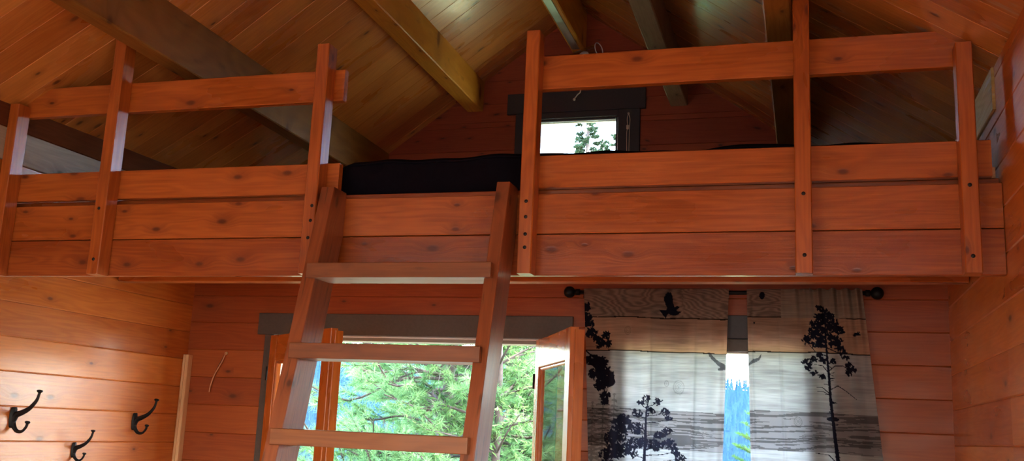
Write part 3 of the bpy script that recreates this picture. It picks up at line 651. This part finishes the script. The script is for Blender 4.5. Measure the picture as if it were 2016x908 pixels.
ROD = V((0, 5.940, 2.404))
def curtain(p, col, fx, fy, label):
    zt = 2.424; zlist = list(np.arange(zt, 1.36, -.0032)) + list(np.arange(1.35, .10, -.03))
    ns = 320; S = np.linspace(0, 1, ns)
    rows_ = []
    for z, back in [(2.375, 1), (2.395, 1), (2.412, 1), (2.4215, 1)] + [(z, 0) for z in zlist]:
        X = fx(S, z); Y = fy(S, z)
        Y = np.where(back, 2 * (ROD.y) - (ROD.y - .018) + (Y - (ROD.y - .018)) * .2 + 0 * X, Y) if back else Y
        if abs(z - zt) < 1e-6: Y = Y * 0 + ROD.y + (Y - ROD.y) * .8
        if abs(z - 2.4215) < 1e-6: Y = ROD.y + (Y - ROD.y) * .55
        zz = z + (.005 * np.sin(S * 60) * (S > .55) * fy.top if z > 2.41 else 0)
        rows_.append(np.stack([X, Y, np.full(ns, z) + zz - z], 1))
    V_ = np.concatenate(rows_); nr = len(rows_)
    idx = np.arange(nr * ns).reshape(nr, ns); F = np.stack([idx[:-1, :-1], idx[1:, :-1], idx[1:, 1:], idx[:-1, 1:]], -1).reshape(-1, 4)
    me = bpy.data.meshes.new('curtain'); me.from_pydata(V_.tolist(), [], F.tolist()); me.polygons.foreach_set('use_smooth', [True] * len(F))
    ix = np.clip(((V_[:, 0] - p.x0) / RES).round().astype(int), 0, p.nx - 1); iz = np.clip(((V_[:, 2] - p.z0) / RES).round().astype(int), 0, p.nz - 1)
    c = col[iz, ix]; ca = me.color_attributes.new('print', 'FLOAT_COLOR', 'POINT'); ca.data.foreach_set('color', np.concatenate([c, np.ones((len(c), 1))], 1).ravel())
    me.materials.append(cm); o = bpy.data.objects.new('curtain', me); C.objects.link(o)
    return tag(o, label, 'curtain', 'printed curtains on the rod')
def f1x(s, z):
    t = (2.42 - z); xa, xb = -1.303 + .050 * t, -.434 - .034 * t; return xa + (xb - xa) * s
def f1y(s, z):
    k = np.clip((2.42 - z) / .5, 0, 1)
    return ROD.y - .022 + k * (.009 * np.sin(s * 21 + .6) + .006 * np.sin(s * 47 + 1) - .012 * np.exp(-((s - .985) / .02) ** 2) - .010 * np.exp(-((s - .47) / .012) ** 2) - .008 * np.exp(-((s - .78) / .012) ** 2)) + .002 * np.sin(s * 90) * (1 - k) - .004 + k * .014
f1y.top = .15
def f2x(s, z):
    t = (2.42 - z); xa, xb = -.332 + .021 * t, .306 + (.093 * t if t < 1.2 else .11); return xa + (xb - xa) * s
def f2y(s, z):
    t = 2.42 - z; g = np.clip((s - .25) / .35, 0, 1); tp = np.exp(-t / .22)
    return ROD.y - .022 + g * tp * (-.018 + .017 * np.sin(s * 58) + .009 * np.sin(s * 97 + 1)) + (1 - tp) * (.004 * np.sin(s * 17 + .5) + .022 * g * np.sin(s * 24 - 2.4) * (.4 + .6 * min(t, 1)) - .008 * np.exp(-((s - .27) / .012) ** 2) - .01 * np.exp(-((s - .03) / .015) ** 2)) - .004 * (1 - tp)
f2y.top = 1.
curtain(p1, col1, f1x, f1y, 'left flat curtain printed with bird and wide pines on plank pattern')
curtain(p2, col2, f2x, f2y, 'right gathered curtain printed with one tall dark pine on plank pattern')

rod = tag(empty('curtain_rod', (-.505, ROD.y, ROD.z)), 'black curtain rod with ball ends above the window', 'curtain rod')
mb = MB(); tube(mb, [(-1.37, ROD.y, ROD.z), (.36, ROD.y, ROD.z)], .0125, 16); mb.build('rod', M['black'], rod)
for x, sd in ((-1.355, -1), (.345, 1)):
    pr = [(-.02, .001), (-.02, .019), (.004, .019), (.006, .013), (.012, .013)] + [(.043 - .036 * math.cos(a), max(.036 * math.sin(a), .001)) for a in np.linspace(.36, math.pi, 16)]
    mb = MB(); lathe(mb, (x, ROD.y, ROD.z), (sd, 0, 0), pr, 28); mb.build('finial', M['black'], rod)
    xb = x - sd * .05
    mb = MB(); tube(mb, [(xb, D - .001, ROD.z - .02), (xb, D - .03, ROD.z - .02), (xb, ROD.y + .004, ROD.z - .014)], .006, 10); lathe(mb, (xb, D - .0005, ROD.z - .02), (0, -1, 0), [(0, .001), (0, .018), (.005, .018), (.007, .001)], 16); mb.build('bracket', M['black'], rod)

# ------------------------------------------------------------------ small things on the walls
def coat_hook(y, z, k, label):
    x = xl(y); root = tag(empty('coat_hook', (x, y, z)), label, 'coat hook', 'black iron coat hooks on the left wall')
    Q = lambda o, dz, dy=0: (x + o * k, y + dy * k, z + dz * k)
    mb = MB(); prof = []
    n = 20; ring = [(Q(0, -.05 + .1 * (.5 - .5 * math.cos(t * math.pi))), .006 + .017 * math.sin(t * math.pi) ** .7) for t in np.linspace(0, 1, n)]
    for i in range(n - 1):
        (pa, wa), (pb, wb) = ring[i], ring[i + 1]; pa, pb = V(pa), V(pb); wa *= k; wb *= k; seg = 10
        A = [pa + V((.016 * k * math.sin(a) + .001, -wa * math.cos(a), 0)) for a in np.linspace(0, math.pi, seg)]; B = [pb + V((.016 * k * math.sin(a) + .001, -wb * math.cos(a), 0)) for a in np.linspace(0, math.pi, seg)]
        for j in range(seg - 1): mb.face([A[j], A[j + 1], B[j + 1], B[j]], [(0, 0)] * 4, .5, True)
    mb.build('back_plate', M['black'], root)
    up = smooth_path([Q(.004, -.012), Q(.02, .012), Q(.055, .026), Q(.095, .048), Q(.128, .085), Q(.138, .115), Q(.140, .128)], 5)
    mb = MB(); rr = [(.018 - .0115 * min(i / len(up) * 1.35, 1)) * k for i in range(len(up))]; tube(mb, up, rr, 12)
    lathe(mb, up[-1], (0.1, 0, 1), [(-.006 * k, .006 * k), (-.001 * k, .013 * k), (.004 * k, .015 * k), (.008 * k, .012 * k), (.010 * k, .0005)], 16); mb.build('upper_prong', M['black'], root)
    lo = smooth_path([Q(.006, 0), Q(.012, -.035), Q(.035, -.062), (Q(.066, -.064)), Q(.088, -.042), Q(.093, -.022)], 5)
    mb = MB(); rr = [(.014 - .0075 * min(i / len(lo) * 1.6, 1)) * k for i in range(len(lo))]; tube(mb, lo, rr, 12)
    lathe(mb, lo[-1], (0.1, 0, 1), [(-.006 * k, .006 * k), (-.001 * k, .012 * k), (.004 * k, .013 * k), (.008 * k, .009 * k), (.009 * k, .0005)], 16); mb.build('lower_prong', M['black'], root)
    for dz in (-.034, .036):
        mb = MB(); lathe(mb, Q(.010, dz), (1, 0, 0), [(0, .006 * k), (.005 * k, .006 * k), (.008 * k, .0005)], 10); mb.build('screw', M['black'], root)
coat_hook(4.53, 1.500, 1.12, 'black iron coat hook nearest the left edge of the picture')
coat_hook(5.525, 1.50, 1.08, 'black iron coat hook farthest back, nearest the room corner')
coat_hook(5.02, 1.325, .88, 'smaller lower black iron coat hook between the other two')

mb = MB(); xc = xl(5.95); board(mb, (xc + .002, 5.948, .02), (xc + .002, 5.948, 1.962), (xc + .046, 5.948, 1.962), (xc + .046, 5.948, .02), (0, 1, 0), .05, .004)
board(mb, (xc + .012, 5.940, .02), (xc + .012, 5.940, 1.962), (xc + .026, 5.940, 1.962), (xc + .026, 5.940, .02), (0, 1, 0), .008, .002)
tag(mb.build('corner_batten', M['batten']), 'pale unfinished batten standing upright in the left corner', 'batten')
wr = tag(empty('loose_wire', (-3.8, D, 1.98)), 'short bent copper-coloured wire hanging from back wall by the corner', 'wire')
mb = MB(); pts = smooth_path([(-3.80, D - .0, 1.977), (-3.80, D - .014, 1.972), (-3.815, D - .016, 1.93), (-3.84, D - .014, 1.885), (-3.868, D - .012, 1.835), (-3.89, D - .011, 1.77), (-3.896, D - .012, 1.715)], 6); tube(mb, pts, .0045, 8); mb.build('wire_strand', M['wire'], wr)
mb = MB(); pts = smooth_path([(-3.803, D - .0, 1.975), (-3.806, D - .012, 1.968), (-3.826, D - .009, 1.93), (-3.852, D - .009, 1.88), (-3.878, D - .009, 1.82), (-3.893, D - .009, 1.755)], 6); tube(mb, pts, .0035, 8); mb.build('wire_strand', M['bolt'], wr)
mb = MB(); lathe(mb, (-3.80, D - .001, 1.98), (0, -1, 0), [(0, .001), (0, .012), (.006, .011), (.01, .001)], 14); mb.build('nail_head', M['batten'], wr)

# ------------------------------------------------------------------ outside
mb = MB(); y = 6.1
while y < 8.2:
    board(mb, (-6, y, -.02), (3, y, -.02), (3, y + .138, -.02), (-6, y + .138, -.02), (0, 0, -1), .04, .003); y += .142
structure(mb.build('porch_deck', M['deck']), 'grey wooden porch deck outside the doors', 'deck')
mb = MB(); nx, ny = 40, 40
def gz(x, y): return -.35 - .10 * max(0, y - 8) - .0006 * max(0, y - 8) ** 1.6 + .15 * math.sin(x * .4) * math.sin(y * .3) if y < 60 else -6.8
xs_ = np.linspace(-45, 45, nx + 1); ys_ = np.linspace(6.2, 60, ny + 1)
for i in range(nx):
    for j in range(ny):
        q = [(xs_[i], ys_[j]), (xs_[i + 1], ys_[j]), (xs_[i + 1], ys_[j + 1]), (xs_[i], ys_[j + 1])]; mb.face([(a, b, gz(a, b)) for a, b in q], [(0, 0)] * 4, .5, True)
structure(mb.build('ground', M['ground']), 'sloping meadow outside below the porch', 'ground')

def needle_tuft(mb, p, ax, L, n, rng, w=.0032):
    ax = V(ax).normalized(); a = ax.orthogonal().normalized(); b = ax.cross(a); r = rng.random()
    for k in range(n):
        t = rng.random() * 6.283; sp = .35 + .85 * rng.random(); d = (ax * math.cos(sp) + (a * math.cos(t) + b * math.sin(t)) * math.sin(sp)); l = L * (.7 + .5 * rng.random())
        q = p + ax * (rng.random() - .5) * L * .9; s = d.cross(V((rng.random() - .5, rng.random() - .5, rng.random() - .5))).normalized() * w
        mb.face([q + s, q - s, q + d * l], [(0, 0)] * 3, min(1, max(0, r * .7 + .3 * rng.random())))
def pine(base, height, z_lo, z_hi, reach, nb, label, seed, mat, tuft=14, L=.085, nn=26, w=.0035, lean=(0, 0), face=None):
    rng = random.Random(seed); base = V(base); root = tag(empty('pine_tree', base), label, 'tree')
    tr = [base + V((lean[0] * t + .08 * math.sin(t * 5 + seed), lean[1] * t, height * t)) for t in [k / 14 for k in range(15)]]
    mb = MB(); tube(mb, tr, [height * .016 * (1 - .85 * k / 14) + .01 for k in range(15)], 12); mb.build('trunk', M['bark'], root)
    bm, fm, tw = MB(), MB(), MB()
    def on(z): t = min(max((z - base.z) / height, 0), 1) * 14; i = min(int(t), 13); return tr[i].lerp(tr[i + 1], t - i)
    for k in range(nb):
        z = rng.uniform(z_lo, z_hi); az = rng.random() * 6.283 if face is None else face[0] + rng.gauss(0, face[1]); f = (z - base.z) / height; R = reach * (1.1 - .9 * f) * rng.uniform(.6, 1.1)
        p0 = on(z); d = V((math.cos(az), math.sin(az), rng.uniform(-.15, .35))); side = d.cross(V((0, 0, 1))).normalized()
        pts = smooth_path([p0, p0 + d * R * .35 + V((0, 0, .03 * R)), p0 + d * R * .7 + side * R * rng.uniform(-.15, .15) - V((0, 0, .08 * R)), p0 + d * R + side * R * rng.uniform(-.2, .2) + V((0, 0, .06 * R))], 4)
        tube(bm, pts, [.011 * R * (1 - .85 * i / len(pts)) + .003 for i in range(len(pts))], 6, False)
        for q in range(tuft):
            t = rng.uniform(.3, 1); i = min(int(t * (len(pts) - 1)), len(pts) - 2); c = pts[i]; dd = (d + side * rng.uniform(-1.2, 1.2) + V((0, 0, rng.uniform(-.3, .6)))).normalized(); l = R * rng.uniform(.08, .3) * (1.3 - t * .6)
            e = c + dd * l; tube(bm, [c, e], [.004, .002], 4, False); needle_tuft(fm, e, dd, L, nn, rng, w)
            if l > .2: needle_tuft(fm, c.lerp(e, .6), dd, L, nn, rng, w)
        if tuft > 8 and rng.random() < .55:
            for q in range(5):
                c = pts[rng.randrange(2, 8)]; dd = V((rng.uniform(-1, 1), rng.uniform(-1, 1), rng.uniform(-.8, .4))).normalized()
                tube(tw, smooth_path([c, c + dd * .15 + V((0, 0, .02)), c + dd * .32 + V((rng.uniform(-.06, .06), 0, -.05))], 3), [.004, .0035, .003, .003, .0025, .002, .002][:7], 4, False)
    bm.build('branches', M['bark'], root, weld=False); fm.build('needles', mat, root, weld=False)
    if tw.f: tw.build('dead_twigs', M['twig'], root, weld=False)
    return root
pine((-3.55, 9.9, -.8), 5.2, -.2, 3.5, 2.3, 170, 'near long-needled pine filling the view through the open doorway', 3, M['needles'], 20, .105, 34, .0042)
pine((-3.9, 13.6, -1.0), 5.6, -.4, 4.0, 2.8, 120, 'pine standing behind the near pine in the doorway', 8, M['needles'], 15, .14, 26, .006)
pine((-13.2, 60, -6.8), 28.6, 17.5, 21.7, 3.3, 46, 'tall sparse pine seen through the middle of the small loft window', 12, M['farneedles'], 8, .2, 20, .035)
pine((-12.4, 60, -6.8), 26.6, 18.2, 19.9, 2.6, 18, 'lower pine top just right of the tall pine in the loft window', 21, M['farneedles'], 8, .2, 18, .035)
pine((-11.35, 60, -6.8), 26.9, 18.2, 20.1, 2.2, 18, 'small pine top near the lower right corner of the loft window', 22, M['farneedles'], 8, .2, 18, .035)

def leafy(base, height, label, seed):
    rng = random.Random(seed); base = V(base); root = tag(empty('leafy_tree', base), label, 'tree'); bm, fm = MB(), MB()
    tr = smooth_path([base, base + V((.05, 0, height * .3)), base + V((.1, .1, height * .6)), base + V((.05, .1, height))], 5)
    mb = MB(); tube(mb, tr, [.06 * (1 - .8 * i / len(tr)) + .008 for i in range(len(tr))], 10); mb.build('trunk', M['bark'], root)
    for k in range(64):
        z = rng.uniform(.25, .98); p0 = tr[int(z * (len(tr) - 1))]; az = rng.random() * 6.283; R = rng.uniform(.5, 1.15) * (1.25 - .5 * z)
        d = V((math.cos(az), math.sin(az), rng.uniform(.1, .7))); pts = smooth_path([p0, p0 + d * R * .5, p0 + d * R + V((0, 0, -.08 * R))], 5); tube(bm, pts, [.012 * (1 - .8 * i / len(pts)) + .002 for i in range(len(pts))], 5, False)
        for s in range(6):
            c = pts[rng.randrange(3, len(pts))]; dd = V((rng.uniform(-1, 1), rng.uniform(-1, 1), rng.uniform(-.5, .8))).normalized(); l = rng.uniform(.18, .42); tube(bm, [c, c + dd * l], [.003, .0015], 4, False)
            for q in range(13):
                p = c + dd * l * (q + .5) / 13; t = (dd * .6 + V((rng.uniform(-1, 1), rng.uniform(-1, 1), rng.uniform(-.8, .5)))).normalized(); sd = t.cross(V((rng.uniform(-1, 1), rng.uniform(-1, 1), 1))).normalized(); a = rng.uniform(.05, .09); w = .011
                fm.face([p, p + t * a * .4 + sd * w, p + t * a, p + t * a * .4 - sd * w], [(0, 0)] * 4, rng.random())
    bm.build('branches', M['bark'], root, weld=False); fm.build('leaves', M['leaves'], root, weld=False); return root
leafy((-2.95, 9.2, -.6), 3.6, 'loose leafy tree with narrow leaves right of the doorway pine', 4)
leafy((-3.75, 12.6, -.9), 4.0, 'leafy tree farther off between the doorway pines', 9)
def fir(base, h, label, seed):
    rng = random.Random(seed); base = V(base); root = tag(empty('young_fir', base), label, 'tree'); bm, fm = MB(), MB()
    mb = MB(); tube(mb, [base, base + V((0, 0, h))], [.05, .006], 8); mb.build('trunk', M['bark'], root); z = .25
    while z < h:
        R = (h - z) * .36 + .03
        for k in range(8):
            az = rng.random() * 6.283; d = V((math.cos(az), math.sin(az), .42)); c = base + V((0, 0, z)); e = c + d * R * rng.uniform(.75, 1.1); tube(bm, [c, e], [.008, .003], 4, False)
            n = max(3, int(R / .045))
            for q in range(n):
                p = c.lerp(e, (q + 1) / n); sd = d.cross(V((0, 0, 1))).normalized()
                for s in (-1, 1):
                    t = (d + sd * s * 1.1 + V((0, 0, .2))).normalized(); l = .16 * R + .05
                    for w_ in range(3): needle_tuft(fm, p + t * l * (w_ + .5) / 3, t, .035, 9, rng, .0035)
        z += .13
    bm.build('branches', M['bark'], root, weld=False); fm.build('needles', M['conifer'], root, weld=False); return root
fir((-.45, 11.0, -.95), 2.98, 'bright young fir in the gap between the two curtains', 6)
fir((-.95, 9.6, -.75), 2.1, 'shorter young fir low behind the left curtain edge', 7)

# far forested mountainside
def hz(x, y):
    t = (y - 640) / 360; a = x / y
    return -62 + 112 * t * (1 + min(.32, .9 * max(0, -.10 - a))) + 4 * math.sin(x * .02 + 1) * t + 2.5 * math.sin(x * .06) * t
mb = MB(); xs_ = np.linspace(-1200, 420, 53); ys_ = np.linspace(640, 1000, 31)
for i in range(52):
    for j in range(30):
        q = [(xs_[i], ys_[j]), (xs_[i + 1], ys_[j]), (xs_[i + 1], ys_[j + 1]), (xs_[i], ys_[j + 1])]; mb.face([(a, b, hz(a, b)) for a, b in q], [(0, 0)] * 4, .3, True)
structure(mb.build('mountain_slope', M['forest']), 'far mountainside across the valley under the trees', 'mountain')
rng = random.Random(2); mb = MB()
for k in range(9000):
    y = 1000 - 350 * rng.random() ** 1.2; x = y * rng.uniform(-1.0, .16); h = rng.uniform(7, 13); z = hz(x, y); r0 = rng.random()
    for lv in range(3):
        zb, R, zt = z + h * (.1 + .27 * lv), h * (.2 - .05 * lv), z + h * (.5 + .25 * lv)
        for s in range(5):
            a, b = s * 1.2566 + r0 * 6, (s + 1) * 1.2566 + r0 * 6; mb.face([(x + R * math.cos(a), y + R * math.sin(a), zb), (x + R * math.cos(b), y + R * math.sin(b), zb), (x, y, zt)], [(0, 0)] * 3, r0)
tag(mb.build('forest', M['forest'], weld=False), 'hazy blue conifer forest covering the far mountainside', 'forest', kind='stuff')
# valley haze
hm, nt, out = new_mat('valley_haze'); vs = N(nt, 'ShaderNodeVolumeScatter'); vs.inputs['Color'].default_value = (.10, .42, 1, 1); vs.inputs['Density'].default_value = .00007; vs.inputs['Anisotropy'].default_value = .1
nt.links.new(vs.outputs[0], out.inputs['Volume'])
mb = MB(); box(mb, (-1300, 70, -60), (500, 1100, 140), 0, .5); tag(mb.build('valley_haze', hm), 'blue air haze in the valley before the mountainside', 'haze', kind='stuff')

# ------------------------------------------------------------------ light
w = bpy.data.worlds.new('sky'); scn.world = w; w.use_nodes = True; nt = w.node_tree; nt.nodes.clear()
sky = N(nt, 'ShaderNodeTexSky', sky_type='NISHITA'); sky.sun_disc = False; sky.sun_elevation = math.radians(61); sky.sun_rotation = math.radians(130); sky.air_density = 1.2; sky.dust_density = 3.; sky.ozone_density = 1.5
bg = N(nt, 'ShaderNodeBackground'); bg.inputs['Strength'].default_value = 6; wo = N(nt, 'ShaderNodeOutputWorld'); nt.links.new(sky.outputs[0], bg.inputs[0]); nt.links.new(bg.outputs[0], wo.inputs[0])
sun = bpy.data.lights.new('sun', 'SUN'); sun.energy = 24; sun.angle = math.radians(.6); sun.color = (1, .95, .86); so = bpy.data.objects.new('sun', sun); C.objects.link(so)
sd = V((math.sin(math.radians(55)) * math.cos(math.radians(61)), math.cos(math.radians(55)) * math.cos(math.radians(61)), math.sin(math.radians(61)))); so.rotation_euler = (-sd).to_track_quat('-Z', 'Y').to_euler(); so.location = sd * 40
def fill_light(name, loc, direction, sx, sy, power, col=(1, .97, .93)):  # unseen area lamps added as fill light from behind the camera
    l = bpy.data.lights.new(name, 'AREA'); l.shape = 'RECTANGLE'; l.size = sx; l.size_y = sy; l.energy = power; l.color = col
    o = bpy.data.objects.new(name, l); o.location = loc; o.rotation_euler = V(direction).to_track_quat('-Z', 'Z').to_euler(); C.objects.link(o)
fill_light('added_fill_front', (-2.9, FY - .12, 1.5), (0, 1, 0), 1.6, 1.2, 29)
fill_light('added_fill_front_right', (-.05, FY - .12, 1.5), (0, 1, 0), 1.1, 1.2, 20)
fill_light('added_fill_side', (XR + .12, .72, 1.55), (-1, 0, 0), 1.2, .9, 25)

# ------------------------------------------------------------------ camera
cam = bpy.data.cameras.new('camera'); co = bpy.data.objects.new('camera', cam); C.objects.link(co)
cam.sensor_fit = 'HORIZONTAL'; cam.sensor_width = 36; cam.lens = 1958 * 36 / 2016; cam.clip_start = .05; cam.clip_end = 3000
ya, pi_, rl = map(math.radians, (16.75, 11.37, 2.59))
f = V((-math.sin(ya) * math.cos(pi_), math.cos(ya) * math.cos(pi_), math.sin(pi_))); r = V((math.cos(ya), math.sin(ya), 0)); u = r.cross(f)
r2 = r * math.cos(rl) + u * math.sin(rl); u2 = -r * math.sin(rl) + u * math.cos(rl)
co.matrix_world = Matrix(((r2.x, u2.x, -f.x, 0), (r2.y, u2.y, -f.y, 0), (r2.z, u2.z, -f.z, 1.55), (0, 0, 0, 1)))
scn.camera = co

vs_ = scn.view_settings; vs_.view_transform = 'Standard'; vs_.look = 'None'; vs_.gamma = 1; vs_.use_curve_mapping = False; vs_.exposure = .2
cy = scn.cycles; cy.use_denoising = True; cy.max_bounces = 10; cy.diffuse_bounces = 6; cy.glossy_bounces = 4; cy.transparent_max_bounces = 12; cy.sample_clamp_indirect = 6; cy.volume_bounces = 0
